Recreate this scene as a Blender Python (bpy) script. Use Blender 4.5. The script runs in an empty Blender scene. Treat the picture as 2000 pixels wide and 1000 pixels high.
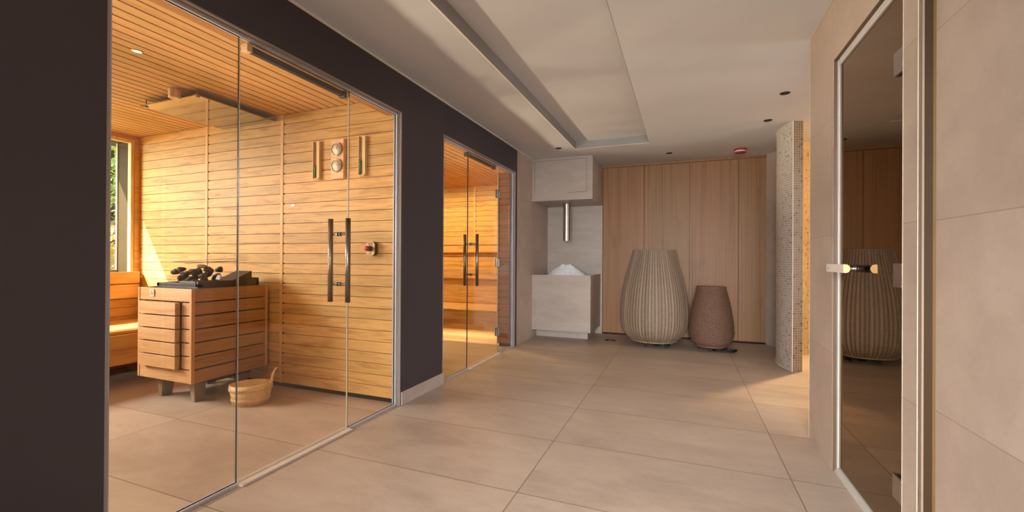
import bpy, math, random
from mathutils import Vector, Matrix
PI = math.pi
random.seed(7)
S = bpy.context.scene
COL = S.collection
rnd = random.random

# ------------------------------------------------------------------ materials
def lin(c):
    f = lambda v: v / 12.92 if v <= 0.04045 else ((v + 0.055) / 1.055) ** 2.4
    return tuple(f(v / 255.0) for v in c) + (1.0,)

class NT:
    def __init__(s, name):
        s.m = bpy.data.materials.new(name); s.m.use_nodes = True
        s.t = s.m.node_tree; s.t.nodes.clear()
        s.out = s.n('ShaderNodeOutputMaterial')
    def n(s, kind, **kw):
        nd = s.t.nodes.new(kind)
        for k, v in kw.items(): setattr(nd, k, v)
        return nd
    def l(s, a, b): s.t.links.new(a, b)
    def inp(s, sock, v):
        if hasattr(v, 'is_output') or isinstance(v, bpy.types.NodeSocket): s.l(v, sock)
        else: sock.default_value = v
    def math(s, op, a, b=None, clamp=False):
        nd = s.n('ShaderNodeMath', operation=op); nd.use_clamp = clamp
        s.inp(nd.inputs[0], a)
        if b is not None: s.inp(nd.inputs[1], b)
        return nd.outputs[0]
    def mix(s, fac, a, b, mode='MIX'):
        nd = s.n('ShaderNodeMix', data_type='RGBA', blend_type=mode)
        s.inp(nd.inputs[0], fac); s.inp(nd.inputs[6], a); s.inp(nd.inputs[7], b)
        return nd.outputs[2]
    def vmath(s, op, a, b):
        nd = s.n('ShaderNodeVectorMath', operation=op)
        s.inp(nd.inputs[0], a); s.inp(nd.inputs[1], b)
        return nd.outputs[0]
    def noise(s, vec, scale, detail=4.0, rough=0.55, dist=0.0):
        nd = s.n('ShaderNodeTexNoise')
        s.l(vec, nd.inputs['Vector'])
        nd.inputs['Scale'].default_value = scale; nd.inputs['Detail'].default_value = detail
        nd.inputs['Roughness'].default_value = rough; nd.inputs['Distortion'].default_value = dist
        return nd.outputs['Fac']
    def ramp(s, fac, stops):
        nd = s.n('ShaderNodeValToRGB'); s.l(fac, nd.inputs[0])
        e = nd.color_ramp.elements
        while len(e) < len(stops): e.new(0.5)
        for k, (p, c) in enumerate(stops):
            e[k].position = p; e[k].color = c if len(c) == 4 else tuple(c) + (1,)
        return nd.outputs[0]
    def obj(s): return s.n('ShaderNodeTexCoord').outputs['Object']
    def uv(s): return s.n('ShaderNodeTexCoord').outputs['UV']
    def sep(s, v):
        nd = s.n('ShaderNodeSeparateXYZ'); s.l(v, nd.inputs[0]); return nd.outputs
    def comb(s, x, y, z):
        nd = s.n('ShaderNodeCombineXYZ')
        for k, v in enumerate((x, y, z)): s.inp(nd.inputs[k], v)
        return nd.outputs[0]
    def bsdf(s, col, rough=0.5, metal=0.0, bump=None, bstr=0.2, bdist=0.005, spec=0.5, emit=None, estr=0.0):
        b = s.n('ShaderNodeBsdfPrincipled')
        s.inp(b.inputs['Base Color'], col); s.inp(b.inputs['Roughness'], rough)
        b.inputs['Metallic'].default_value = metal
        b.inputs['Specular IOR Level'].default_value = spec
        if emit is not None:
            s.inp(b.inputs['Emission Color'], emit); b.inputs['Emission Strength'].default_value = estr
        if bump is not None:
            nd = s.n('ShaderNodeBump'); nd.inputs['Strength'].default_value = bstr
            nd.inputs['Distance'].default_value = bdist
            s.l(bump, nd.inputs['Height']); s.l(nd.outputs[0], b.inputs['Normal'])
        s.l(b.outputs[0], s.out.inputs[0])
        return s.m

def plain(name, c, rough=0.5, metal=0.0, var=0.06, spec=0.5, emit=0.0):
    t = NT(name); n = t.noise(t.obj(), 9.0, 3)
    a = lin(c); lo = tuple(v * (1 - var) for v in a[:3]); hi = tuple(min(1, v * (1 + var)) for v in a[:3])
    c_ = t.ramp(n, [(0.3, lo), (0.7, hi)])
    if emit: return t.bsdf(c_, rough, metal, spec=spec, emit=c_, estr=emit)
    return t.bsdf(c_, rough, metal, spec=spec)

def wood(name, base, dark, axis, along=2.2, across=28.0, var=0.30, rough=0.5, hvar=0.008, knots=True, spec=0.35):
    """grain runs along axis; the face attribute 'rnd' shifts each board's tone"""
    t = NT(name)
    at = t.n('ShaderNodeAttribute', attribute_name='rnd')
    r = at.outputs['Fac']
    off = t.comb(t.math('MULTIPLY', r, 31.7), t.math('MULTIPLY', r, 17.3), t.math('MULTIPLY', r, 53.1))
    sc = {'X': (along, across, across), 'Y': (across, along, across), 'Z': (across, across, along)}[axis]
    p = t.vmath('MULTIPLY', t.vmath('ADD', t.obj(), off), sc)
    g = t.noise(p, 1.0, 6, 0.62, 0.9)
    g2 = t.noise(t.vmath('MULTIPLY', p, (3.2, 3.2, 3.2)), 1.0, 4, 0.6, 0.2)
    b, d = lin(base), lin(dark)
    hi = tuple(min(1, v * 1.12) for v in b[:3])
    c = t.ramp(g, [(0.30, d), (0.48, b), (0.70, hi)])
    c = t.mix(t.math('MULTIPLY', t.math('SUBTRACT', 0.62, g2, clamp=True), 0.9, clamp=True), c, d)
    if knots:
        kp = t.vmath('MULTIPLY', t.vmath('ADD', t.obj(), off), {'X': (2.2, 9, 9), 'Y': (9, 2.2, 9), 'Z': (9, 9, 2.2)}[axis])
        k = t.noise(kp, 1.0, 2, 0.5, 0.4)
        c = t.mix(t.math('MULTIPLY', t.math('SUBTRACT', k, 0.60, clamp=True), 3.2, clamp=True), c, d)
    hs = t.n('ShaderNodeHueSaturation')
    t.l(c, hs.inputs['Color'])
    t.l(t.math('ADD', t.math('MULTIPLY', r, var), 1 - var / 2), hs.inputs['Value'])
    t.l(t.math('ADD', t.math('MULTIPLY', r, -hvar), 0.5 + hvar / 2), hs.inputs['Hue'])
    return t.bsdf(hs.outputs[0], rough, bump=g2, bstr=0.12, bdist=0.002, spec=spec)

def line_mask(t, coord, origin, pitch, half):
    """1 on a joint line, 0 elsewhere"""
    f = t.math('FRACT', t.math('DIVIDE', t.math('SUBTRACT', coord, origin), pitch))
    d = t.math('MULTIPLY', t.math('MINIMUM', f, t.math('SUBTRACT', 1.0, f)), pitch)
    return t.math('LESS_THAN', d, half), t.math('FLOOR', t.math('DIVIDE', t.math('SUBTRACT', coord, origin), pitch))

def stone_tiles(name, c1, c2, grout, h, v, rough=0.45, spec=0.4, half=0.0014, streak=(1.2, 3.0, 3.0), gm=0.75):
    """large beige stone-effect tiles; h/v = (axis, origin, pitch)"""
    t = NT(name); o = t.obj(); x = t.sep(o); ax = {'X': 0, 'Y': 1, 'Z': 2}
    m1, i1 = line_mask(t, x[ax[h[0]]], h[1], h[2], half)
    m2, i2 = line_mask(t, x[ax[v[0]]], v[1], v[2], half)
    wn = t.n('ShaderNodeTexWhiteNoise', noise_dimensions='2D')
    t.l(t.comb(i1, i2, 0.0), wn.inputs['Vector'])
    p = t.vmath('ADD', o, t.vmath('MULTIPLY', wn.outputs['Color'], (7.0, 7.0, 7.0)))
    p = t.vmath('MULTIPLY', p, streak)
    n1 = t.noise(p, 1.0, 6, 0.6, 0.6)
    n2 = t.noise(p, 5.0, 6, 0.62, 0.4)
    n3 = t.noise(o, 60.0, 2, 0.5)
    k = t.math('ADD', t.math('MULTIPLY', n1, 0.6), t.math('ADD', t.math('MULTIPLY', n2, 0.3), t.math('MULTIPLY', n3, 0.1)))
    c = t.ramp(k, [(0.36, lin(c1)), (0.64, lin(c2))])
    hs = t.n('ShaderNodeHueSaturation'); t.l(c, hs.inputs['Color'])
    t.l(t.math('ADD', t.math('MULTIPLY', wn.outputs['Value'], 0.08), 0.96), hs.inputs['Value'])
    m = t.math('MAXIMUM', m1, m2)
    c = t.mix(t.math('MULTIPLY', m, gm), hs.outputs[0], lin(grout))
    rr = t.math('ADD', rough - 0.1, t.math('MULTIPLY', n2, 0.2))
    return t.bsdf(c, rr, bump=t.math('SUBTRACT', n3, m), bstr=0.15, bdist=0.001, spec=spec)

def mosaic(name, cols, grout, pitch=0.0235, gap=0.0016, rough=0.35):
    t = NT(name); u = t.sep(t.uv())
    m1, i1 = line_mask(t, u[0], 0.0, pitch, gap)
    m2, i2 = line_mask(t, u[1], 0.0, pitch, gap)
    wn = t.n('ShaderNodeTexWhiteNoise', noise_dimensions='2D')
    t.l(t.comb(i1, i2, 0.0), wn.inputs['Vector'])
    c = t.ramp(wn.outputs['Value'], [(0.0, lin(cols[0])), (0.07, lin(cols[0])), (0.1, lin(cols[1])), (0.55, lin(cols[2])), (0.95, lin(cols[3]))])
    m = t.math('MAXIMUM', m1, m2)
    c = t.mix(m, c, lin(grout))
    return t.bsdf(c, t.math('ADD', rough, t.math('MULTIPLY', m, 0.4)), bump=t.math('SUBTRACT', 1.0, m), bstr=0.3, bdist=0.002)

def glass(name, tint, ior=1.5, refl=(0.95, 0.95, 0.95, 1)):
    t = NT(name)
    n = t.noise(t.obj(), 3.0, 1)
    tr = t.n('ShaderNodeBsdfTransparent')
    t.l(t.ramp(n, [(0.0, tuple(v * 0.995 for v in tint)), (1.0, tint)]), tr.inputs[0])
    gl = t.n('ShaderNodeBsdfGlossy'); gl.inputs['Roughness'].default_value = 0.0
    gl.inputs['Color'].default_value = refl
    # entering and leaving see the same reflectance: use the outward normal for both faces
    geo = t.n('ShaderNodeNewGeometry')
    dt = t.n('ShaderNodeVectorMath', operation='DOT_PRODUCT')
    t.l(geo.outputs['Normal'], dt.inputs[0]); t.l(geo.outputs['Incoming'], dt.inputs[1])
    cs = t.math('ABSOLUTE', dt.outputs['Value'])
    f0 = ((ior - 1) / (ior + 1)) ** 2
    sch = t.math('ADD', f0, t.math('MULTIPLY', 1 - f0, t.math('POWER', t.math('SUBTRACT', 1.0, cs, clamp=True), 5.0)))
    mx = t.n('ShaderNodeMixShader'); t.l(sch, mx.inputs[0]); t.l(tr.outputs[0], mx.inputs[1]); t.l(gl.outputs[0], mx.inputs[2])
    t.l(mx.outputs[0], t.out.inputs[0])
    return t.m

def paint(name, c, rough=0.6, mott=0.03, spec=0.3):
    t = NT(name); n = t.noise(t.obj(), 2.2, 4); f = t.noise(t.obj(), 140.0, 2)
    a = lin(c)
    col = t.ramp(n, [(0.3, tuple(v * (1 - mott) for v in a[:3])), (0.7, tuple(v * (1 + mott) for v in a[:3]))])
    return t.bsdf(col, rough, bump=f, bstr=0.05, bdist=0.001, spec=spec)

M = {}
M['ceiling'] = paint('ceiling_paint', (206, 204, 203), 0.75)
M['tray_shade'] = paint('tray_side_shade', (150, 146, 142), 0.75)  # darker grey puts shade into the recess sides of the ceiling
M['dark_paint'] = paint('aubergine_paint', (72, 66, 70), 0.45, 0.05, spec=0.2)
M['bead'] = paint('pale_bead', (238, 230, 218), 0.5)
M['reveal'] = paint('reveal_paint', (150, 138, 128), 0.6)
M['floor'] = stone_tiles('floor_tiles', (164, 143, 126), (192, 171, 152), (104, 84, 69), ('X', -0.702, 1.192), ('Y', 0.043, 0.605), 0.42, half=0.0021, streak=(1.1, 2.3, 1.0), gm=0.95)
M['tile_side'] = stone_tiles('wall_tiles_side', (172, 152, 136), (198, 178, 161), (144, 124, 109), ('Y', 2.685, 1.2), ('Z', 0.593, 0.6), 0.45, streak=(2.0, 1.4, 1.4))
M['tile_near'] = stone_tiles('wall_tiles_near', (172, 152, 136), (198, 178, 161), (144, 124, 109), ('Y', 0.9, 1.2), ('Z', 0.593, 0.6), 0.45, streak=(2.0, 1.4, 1.4))
M['tile_front'] = stone_tiles('wall_tiles_front', (168, 154, 142), (194, 180, 167), (150, 130, 114), ('X', -1.9, 1.2), ('Z', 0.555, 0.6), 0.45, streak=(0.8, 2.0, 3.0))
M['tile_plain'] = stone_tiles('fountain_tiles', (166, 152, 140), (192, 178, 165), (150, 134, 120), ('X', -3.0, 9.0), ('Z', -3.0, 9.0), 0.45, streak=(0.8, 2.0, 2.6))
M['sauna_x'] = wood('sauna_boards_x', (212, 168, 102), (170, 121, 63), 'X', var=0.30)
M['sauna_y'] = wood('sauna_boards_y', (208, 160, 100), (180, 128, 70), 'Y', var=0.16)
M['fascia_shade'] = wood('sauna_fascia_shaded', (184, 126, 68), (160, 104, 52), 'Y', var=0.1, knots=False)  # wood darkened to carry the shade on the down-facing fascia
M['pier_x'] = wood('pier_boards', (158, 106, 66), (124, 78, 44), 'X', var=0.2)
M['sauna_z'] = wood('sauna_battens', (218, 176, 122), (192, 142, 88), 'Z', var=0.1)
M['bench_x'] = wood('bench_boards_x', (208, 164, 102), (180, 130, 72), 'X', var=0.15)
M['bench_y'] = wood('bench_boards_y', (212, 166, 104), (186, 134, 74), 'Y', var=0.15)
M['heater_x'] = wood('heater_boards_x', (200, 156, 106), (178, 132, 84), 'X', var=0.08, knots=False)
M['heater_y_shade'] = wood('heater_boards_y_shaded', (172, 124, 74), (146, 98, 52), 'Y', var=0.08, knots=False)  # darker copy of the heater wood, side-face shade in its colour
M['heater_z'] = wood('heater_posts', (206, 156, 102), (182, 130, 82), 'Z', var=0.06, knots=False)
M['oak'] = wood('oak_panel', (154, 111, 68), (126, 86, 48), 'Z', along=0.5, across=40.0, var=0.10, rough=0.45, hvar=0.01)
M['pine'] = wood('pale_pine', (232, 200, 148), (208, 166, 112), 'Z', along=3.0, across=30.0, var=0.14, knots=True)
M['pine_x'] = wood('pale_pine_x', (230, 194, 144), (206, 162, 110), 'X', along=3.0, across=30.0, var=0.12, knots=False)
M['backing'] = plain('dark_gap', (26, 18, 12), 0.9)
M['bronze'] = plain('bronze_trim', (96, 74, 52), 0.5, 0.15)
M['tile_edge'] = plain('tile_edge_trim', (196, 178, 160), 0.5, spec=0.2)
M['strip_edge'] = plain('strip_edge', (142, 124, 106), 0.6, spec=0.2)
M['dark_brown'] = plain('dark_brown_trim', (58, 40, 22), 0.6, spec=0.2)
M['gold_edge'] = plain('gold_brown_edge', (104, 78, 40), 0.6, spec=0.2)
M['olive'] = plain('bronze_grey_reveal', (66, 54, 28), 0.7, spec=0.2)
M['alu'] = plain('brushed_aluminium', (192, 192, 202), 0.4, 0.25)
M['white_alu'] = plain('white_frame', (200, 193, 186), 0.5, spec=0.3)
M['steel'] = plain('polished_steel', (178, 170, 160), 0.32, 1.0)
M['handle_steel'] = plain('handle_steel', (138, 126, 112), 0.32, 1.0)
M['mirror'] = plain('polished_deflector', (176, 158, 128), 0.06, 1.0, 0.02)
M['dark_steel'] = plain('dark_steel', (58, 54, 54), 0.45, 0.4)
M['leg_steel'] = plain('leg_steel', (150, 130, 108), 0.5, 0.2)
M['black'] = plain('matt_black', (16, 15, 15), 0.5)
M['black_gloss'] = plain('black_rubber', (20, 18, 18), 0.35)
M['red'] = plain('red_plastic', (168, 30, 38), 0.35)
M['red_button'] = plain('red_button', (178, 44, 52), 0.4)
M['white_plastic'] = plain('white_plastic', (228, 224, 218), 0.4)
M['grey_plastic'] = plain('grey_plastic', (78, 62, 50), 0.5)
M['brass_plate'] = plain('pale_brass_plate', (196, 164, 112), 0.4, 0.3)
M['dial'] = plain('dial_face', (226, 208, 190), 0.35)
M['ink'] = plain('ink', (62, 46, 38), 0.6)
M['green_sand'] = plain('green_sand', (58, 140, 58), 0.5)
M['tube'] = glass('timer_tube_glass', (0.93, 0.93, 0.88))
M['glass'] = glass('clear_glass', (0.985, 0.965, 0.93))
M['win_glass'] = glass('window_glass', (0.97, 0.98, 0.97))
M['dark_glass'] = glass('bronze_tinted_glass', (0.28, 0.19, 0.11), 2.75, (1.0, 0.80, 0.60, 1))
M['edge'] = plain('glass_edge', (46, 40, 30), 0.25)
M['edge_pale'] = plain('door_glass_edge', (190, 178, 150), 0.25)
M['grip'] = plain('white_grip', (232, 222, 212), 0.4)
M['ledge'] = plain('pale_threshold', (214, 196, 180), 0.4)
M['mosaic_out'] = mosaic('mosaic_grey', [(150, 138, 124), (182, 174, 162), (196, 189, 178), (206, 200, 190)], (246, 242, 236))
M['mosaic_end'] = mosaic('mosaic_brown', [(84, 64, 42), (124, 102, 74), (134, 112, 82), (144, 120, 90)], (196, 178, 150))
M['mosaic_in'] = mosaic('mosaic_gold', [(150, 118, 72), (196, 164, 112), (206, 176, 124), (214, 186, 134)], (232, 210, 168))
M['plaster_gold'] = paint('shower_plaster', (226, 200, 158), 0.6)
M['leaf'] = plain('leaf', (192, 212, 142), 0.6, 0, 0.4)
M['leaf_dry'] = plain('dry_leaf', (222, 204, 150), 0.7, 0, 0.3)
M['bark'] = plain('bark', (88, 70, 52), 0.9, 0, 0.3)
M['lawn'] = plain('lawn', (150, 150, 96), 0.9, 0, 0.2)
M['stone'] = plain('sauna_stone', (62, 52, 46), 0.8, 0, 0.35)
M['stone_pale'] = plain('sauna_stone_pale', (120, 100, 84), 0.7, 0, 0.3)
def mat_ice():
    t = NT('crushed_ice'); n = t.noise(t.obj(), 55.0, 5)
    c = t.ramp(n, [(0.2, (0.90, 0.92, 0.95)), (0.7, (0.98, 0.98, 0.99))])
    return t.bsdf(c, 0.45, bump=n, bstr=0.4, bdist=0.01)
M['ice'] = mat_ice()
def mat_rattan(name, lo, hi, rows, cols):
    t = NT(name); u = t.sep(t.uv())
    at = t.n('ShaderNodeAttribute', attribute_name='rnd')
    row = t.math('SINE', t.math('MULTIPLY', u[1], rows * 2 * PI))
    n = t.noise(t.obj(), 30.0, 4)
    k = t.math('ADD', t.math('MULTIPLY', row, 0.06 if rows > 100 else 0.16), t.math('ADD', t.math('MULTIPLY', n, 0.28), t.math('MULTIPLY', at.outputs['Fac'], 0.72)))
    c = t.ramp(k, [(0.05, lin(lo)), (0.75, lin(hi))])
    return t.bsdf(c, 0.6, bump=row, bstr=0.10 if rows > 100 else 0.4, bdist=0.004)
M['rattan'] = mat_rattan('grey_rattan', (70, 56, 45), (156, 134, 112), 120, 1)
M['rattan_brown'] = mat_rattan('brown_rattan', (42, 28, 22), (142, 106, 86), 62, 1)
M['rim_rattan'] = plain('rattan_rim', (150, 132, 106), 0.6)
M['rim_brown'] = plain('rattan_brown_rim', (138, 96, 74), 0.6)

# ------------------------------------------------------------------ mesh builder
class MB:
    def __init__(s): s.v = []; s.f = []; s.r = []; s.sm = []; s.uv = []; s.mi = []
    def face(s, idx, r=0.5, sm=False, uv=None, mi=0):
        s.f.append(idx); s.r.append(r); s.sm.append(sm); s.uv.append(uv); s.mi.append(mi)
    def box(s, x0, x1, y0, y1, z0, z1, r=None, mi=0, edge_mi=None, thin=None):
        if r is None: r = rnd()
        b = len(s.v)
        for z in (z0, z1):
            for (x, y) in ((x0, y0), (x1, y0), (x1, y1), (x0, y1)): s.v.append((x, y, z))
        fs = [((0, 3, 2, 1), 'Z'), ((4, 5, 6, 7), 'Z'), ((0, 1, 5, 4), 'Y'), ((2, 3, 7, 6), 'Y'), ((1, 2, 6, 5), 'X'), ((3, 0, 4, 7), 'X')]
        for q, ax in fs:
            m_ = mi if (thin is None or ax == thin) else edge_mi
            s.face([b + i for i in q], r, mi=m_)
        return s
    def quad(s, pts, r=0.5, uv=None, mi=0):
        b = len(s.v); s.v += [tuple(p) for p in pts]; s.face(list(range(b, b + len(pts))), r, uv=uv, mi=mi); return s
    def prism(s, poly, axis, a0, a1, r=0.5, mi=0):
        b = len(s.v); n = len(poly)
        def mk(p, q, a): return {'X': (a, p, q), 'Y': (p, a, q), 'Z': (p, q, a)}[axis]
        for a in (a0, a1):
            for (p, q) in poly: s.v.append(mk(p, q, a))
        s.face([b + i for i in range(n)][::-1], r, mi=mi); s.face([b + n + i for i in range(n)], r, mi=mi)
        for i in range(n):
            j = (i + 1) % n; s.face([b + i, b + j, b + n + j, b + n + i], r, mi=mi)
        return s
    def tube(s, pts, rad, n=14, r=0.5, caps=True, mi=0):
        pts = [Vector(p) for p in pts]; b = len(s.v); k = len(pts)
        rads = rad if isinstance(rad, (list, tuple)) else [rad] * k
        up = None
        for i, p in enumerate(pts):
            d = (pts[min(i + 1, k - 1)] - pts[max(i - 1, 0)]).normalized()
            if up is None:
                up = Vector((0, 0, 1)) if abs(d.z) < 0.9 else Vector((1, 0, 0))
            a = d.cross(up).normalized(); c = a.cross(d).normalized(); up = c
            for j in range(n):
                t = 2 * PI * j / n
                s.v.append(tuple(p + (a * math.cos(t) + c * math.sin(t)) * rads[i]))
        for i in range(k - 1):
            for j in range(n):
                j2 = (j + 1) % n
                s.face([b + i * n + j, b + i * n + j2, b + (i + 1) * n + j2, b + (i + 1) * n + j], r, True, mi=mi)
        if caps:
            s.face([b + j for j in range(n)], r, mi=mi); s.face([b + (k - 1) * n + j for j in range(n)][::-1], r, mi=mi)
        return s
    def lathe(s, prof, n=40, c=(0, 0, 0), r=0.5, axis='Z', mi=0, closed=False, sx=1.0, sy=1.0):
        b = len(s.v); k = len(prof)
        for (rad, h) in prof:
            for j in range(n):
                t = 2 * PI * j / n
                x, y, z = rad * math.cos(t) * sx, rad * math.sin(t) * sy, h
                if axis == 'Y': x, y, z = x, h, y
                if axis == 'X': x, y, z = h, x, y
                s.v.append((x + c[0], y + c[1], z + c[2]))
        rng = k if closed else k - 1
        for i in range(rng):
            i2 = (i + 1) % k
            for j in range(n):
                j2 = (j + 1) % n
                s.face([b + i * n + j, b + i * n + j2, b + i2 * n + j2, b + i2 * n + j], r, True, mi=mi)
        if not closed:
            if prof[0][0] > 1e-6: s.face([b + j for j in range(n)][::-1], r, mi=mi)
            if prof[-1][0] > 1e-6: s.face([b + (k - 1) * n + j for j in range(n)], r, mi=mi)
        return s
    def build(s, name, mats, parent=None, bevel=0.0, fix=True):
        me = bpy.data.meshes.new(name); me.from_pydata(s.v, [], s.f)
        if not isinstance(mats, (list, tuple)): mats = [mats]
        for m_ in mats: me.materials.append(m_)
        for p, sm, mi in zip(me.polygons, s.sm, s.mi): p.use_smooth = sm; p.material_index = mi
        a = me.attributes.new('rnd', 'FLOAT', 'FACE'); a.data.foreach_set('value', s.r)
        if any(u is not None for u in s.uv):
            l = me.uv_layers.new(name='UVMap')
            for p, u in zip(me.polygons, s.uv):
                if u is None: continue
                for k, li in enumerate(p.loop_indices): l.data[li].uv = u[k]
        if fix:
            import bmesh
            bm = bmesh.new(); bm.from_mesh(me); bmesh.ops.recalc_face_normals(bm, faces=bm.faces); bm.to_mesh(me); bm.free()
        me.update()
        o = bpy.data.objects.new(name, me); COL.objects.link(o)
        if parent is not None: o.parent = parent
        if bevel:
            md = o.modifiers.new('edge', 'BEVEL'); md.width = bevel; md.segments = 2; md.limit_method = 'ANGLE'
        return o

def struct(o, parent=None): o['kind'] = 'structure'; return o
def tag(o, label, cat, group=None, kind=None):
    o['label'] = label; o['category'] = cat
    if group: o['group'] = group
    if kind: o['kind'] = kind
    return o
def thing(name, loc, label, cat, group=None, rz=0.0):
    o = bpy.data.objects.new(name, None); COL.objects.link(o); o.location = loc; o.rotation_euler = (0, 0, rz)
    o.empty_display_size = 0.1
    return tag(o, label, cat, group)
def node(name, loc=(0, 0, 0)):
    o = bpy.data.objects.new(name, None); COL.objects.link(o); o.location = loc; o['kind'] = 'structure'; o.empty_display_size = 0.1; return o
def copy_tree(o, parent=None):
    c = o.copy(); COL.objects.link(c)
    if parent is not None: c.parent = parent
    for ch in list(o.children): copy_tree(ch, c)
    return c

# ------------------------------------------------------------------ key planes (metres)
XL, XG, XR, XN = -1.899, -1.941, 0.706, 0.742   # dark wall face, glass line, right wall faces
YB, H = 6.276, 2.395                               # oak back wall, ceiling
YE, XS, HS = 2.64, -4.985, 2.24                    # sauna end wall, sauna window wall, sauna ceiling
O1 = (0.905, 2.630); O2 = (3.219, 4.918); HO = 2.116  # openings in the dark wall
PITCH = 0.0815

# ------------------------------------------------------------------ floor, ceiling
struct(MB().box(-5.42, 3.2, -2.2, 6.7, -0.12, 0.0, 0.5).build('floor', M['floor']))
tx0, tx1, ty0, ty1, td = -1.22, -0.372, 0.2, 5.173, 0.085
m = MB()
m.box(-1.93, tx0, -2.2, 6.7, H, H + 0.16); m.box(tx1, 3.2, -2.2, 6.7, H, H + 0.16)
m.box(tx0, tx1, -2.2, ty0, H, H + 0.16); m.box(tx0, tx1, ty1, 6.7, H, H + 0.16)
m.box(tx0, tx1, ty0, ty1, H + td, H + 0.16)
q = 0.004
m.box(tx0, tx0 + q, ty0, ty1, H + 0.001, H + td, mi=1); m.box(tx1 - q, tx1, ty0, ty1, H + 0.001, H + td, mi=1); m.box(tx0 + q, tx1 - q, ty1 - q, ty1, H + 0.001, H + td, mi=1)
struct(m.build('ceiling', [M['ceiling'], M['tray_shade']]))
m = MB()
m.box(tx0 - 0.012, tx0, ty0, ty1 + 0.012, H - 0.003, H + 0.004); m.box(tx0 - 0.012, tx1, ty1, ty1 + 0.014, H - 0.003, H + 0.004)
struct(m.build('trim_1', M['bead']))
struct(MB().box(XL, XL + 0.014, -2.0, 5.5, H - 0.008, H - 0.001).build('trim_2', M['bead']))

# ------------------------------------------------------------------ left wall
WT = 0.055   # thickness
x0 = XL - WT
m = MB()
m.box(x0, XL, -2.0, O1[0], 0.0, H); m.box(x0, XL, O1[1], O2[0], 0.0, H); m.box(x0, XL, O2[1], 4.978, 0.0, H)
m.box(x0, XL, O1[0], O1[1], HO, H); m.box(x0, XL, O2[0], O2[1], HO, H)
struct(m.build('wall_left', M['dark_paint']))
struct(MB().box(x0, XL, 4.978, YB + 0.1, 0.0, H).build('wall_left_tiled', M['tile_side']))
struct(MB().box(XL, XL + 0.012, O1[1] + 0.008, O2[0] + 0.016, 0.0, 0.094).build('baseboard_left', M['tile_plain'], bevel=0.002))

# ------------------------------------------------------------------ glazed fronts of the two saunas
def frame(name, y0, y1):
    a, b, w, d = XG - 0.014, XG + 0.016, 0.020, 0.0
    m = MB()
    m.box(a, b, y0, y1, HO - w, HO); m.box(a, b, y0, y0 + w + 0.005, 0.0, HO - w); m.box(a, b, y1 - w, y1, 0.0, HO - w)
    return m
def opening(idx, O, pa, pb, hinge_far):
    y0, y1 = O; w = 0.020
    m = frame('x', y0, y1)
    m.box(XG - 0.014, XG + 0.016, y0 + w + 0.005, pa - 0.002, 0.0, 0.012); m.box(XG - 0.014, XG + 0.016, pb + 0.002, y1 - w, 0.0, 0.012)
    struct(m.build('trim_%d' % (3 + idx * 3), M['alu']))
    # stone reveal round the opening and threshold under the door
    m = MB(); c = XG + 0.016
    m.box(c, XL + 0.002, y0 - 0.001, y0 + 0.007, 0, HO); m.box(c, XL + 0.002, y1 - 0.007, y1 + 0.001, 0.0, HO); m.box(c, XL + 0.002, y0, y1, HO - 0.007, HO + 0.001)
    struct(m.build('trim_%d' % (4 + idx * 3), M['reveal']))
    m = MB().box(XG - 0.02, XL + 0.004, pa - 0.002, pb + 0.002, 0.0, 0.010)
    struct(m.build('trim_%d' % (5 + idx * 3), M['ledge']))
    zt = HO - w
    for k, (a, b) in enumerate(((y0 + w + 0.005, pa - 0.002), (pb + 0.002, y1 - w))):
        g = MB().box(XG - 0.005, XG + 0.005, a, b, 0.012, zt, mi=0, edge_mi=1, thin='X')
        struct(g.build('window_%d' % (2 + idx * 2 + k), [M['glass'], M['edge']]))
    g = MB().box(XG - 0.005, XG + 0.005, pa + 0.002, pb - 0.002, 0.014, zt - 0.004, mi=0, edge_mi=1, thin='X')
    d = struct(g.build('door_%d' % (1 + idx), [M['glass'], M['edge_pale']]))
    hy = pb - 0.072 if not hinge_far else pa + 0.074
    out = MB().tube([(XG + 0.067, hy, 0.796), (XG + 0.067, hy, 1.301)], 0.015, 20).build('pull_bar', M['handle_steel'], d)
    inn = MB().tube([(XG - 0.067, hy, 0.796), (XG - 0.067, hy, 1.301)], 0.015, 20).build('pull_bar', M['handle_steel'], d)
    for z in (0.905, 1.207):
        p = MB().tube([(XG - 0.062, hy, z), (XG + 0.062, hy, z)], 0.007, 12)
        p.tube([(XG - 0.013, hy, z), (XG - 0.005, hy, z)], 0.012, 14); p.tube([(XG + 0.005, hy, z), (XG + 0.013, hy, z)], 0.012, 14)
        p.build('handle_post', M['handle_steel'], out)
    # closer rail on the room side, under the head
    cy0, cy1 = (pa + 0.06, pb - 0.02) if not hinge_far else (pa + 0.02, pb - 0.06)
    cl = MB().box(XG - 0.046, XG - 0.016, cy0, cy1, zt - 0.034, zt - 0.004).build('closer_rail', M['black'], d, bevel=0.003)
    for yb, mm in ((cy0, M['pine_x'] if not hinge_far else M['grey_plastic']), (cy1, M['grey_plastic'])):
        MB().box(XG - 0.050, XG - 0.006, yb - 0.014, yb + 0.014, zt - 0.042, zt - 0.002).build('closer_bracket', mm, cl, bevel=0.003)
    if hinge_far:
        for z in (0.245, 1.02, 1.79):
            h = MB().box(XG + 0.006, XG + 0.014, pb - 0.045, pb - 0.003, z - 0.045, z + 0.045).box(XG + 0.006, XG + 0.014, pb + 0.003, pb + 0.045, z - 0.045, z + 0.045)
            h.box(XG - 0.014, XG - 0.006, pb - 0.045, pb - 0.003, z - 0.045, z + 0.045)
            h.build('hinge', M['steel'], d, bevel=0.002)
opening(0, O1, 1.424, 2.141, False)
opening(1, O2, 3.751, 4.485, True)

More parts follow.
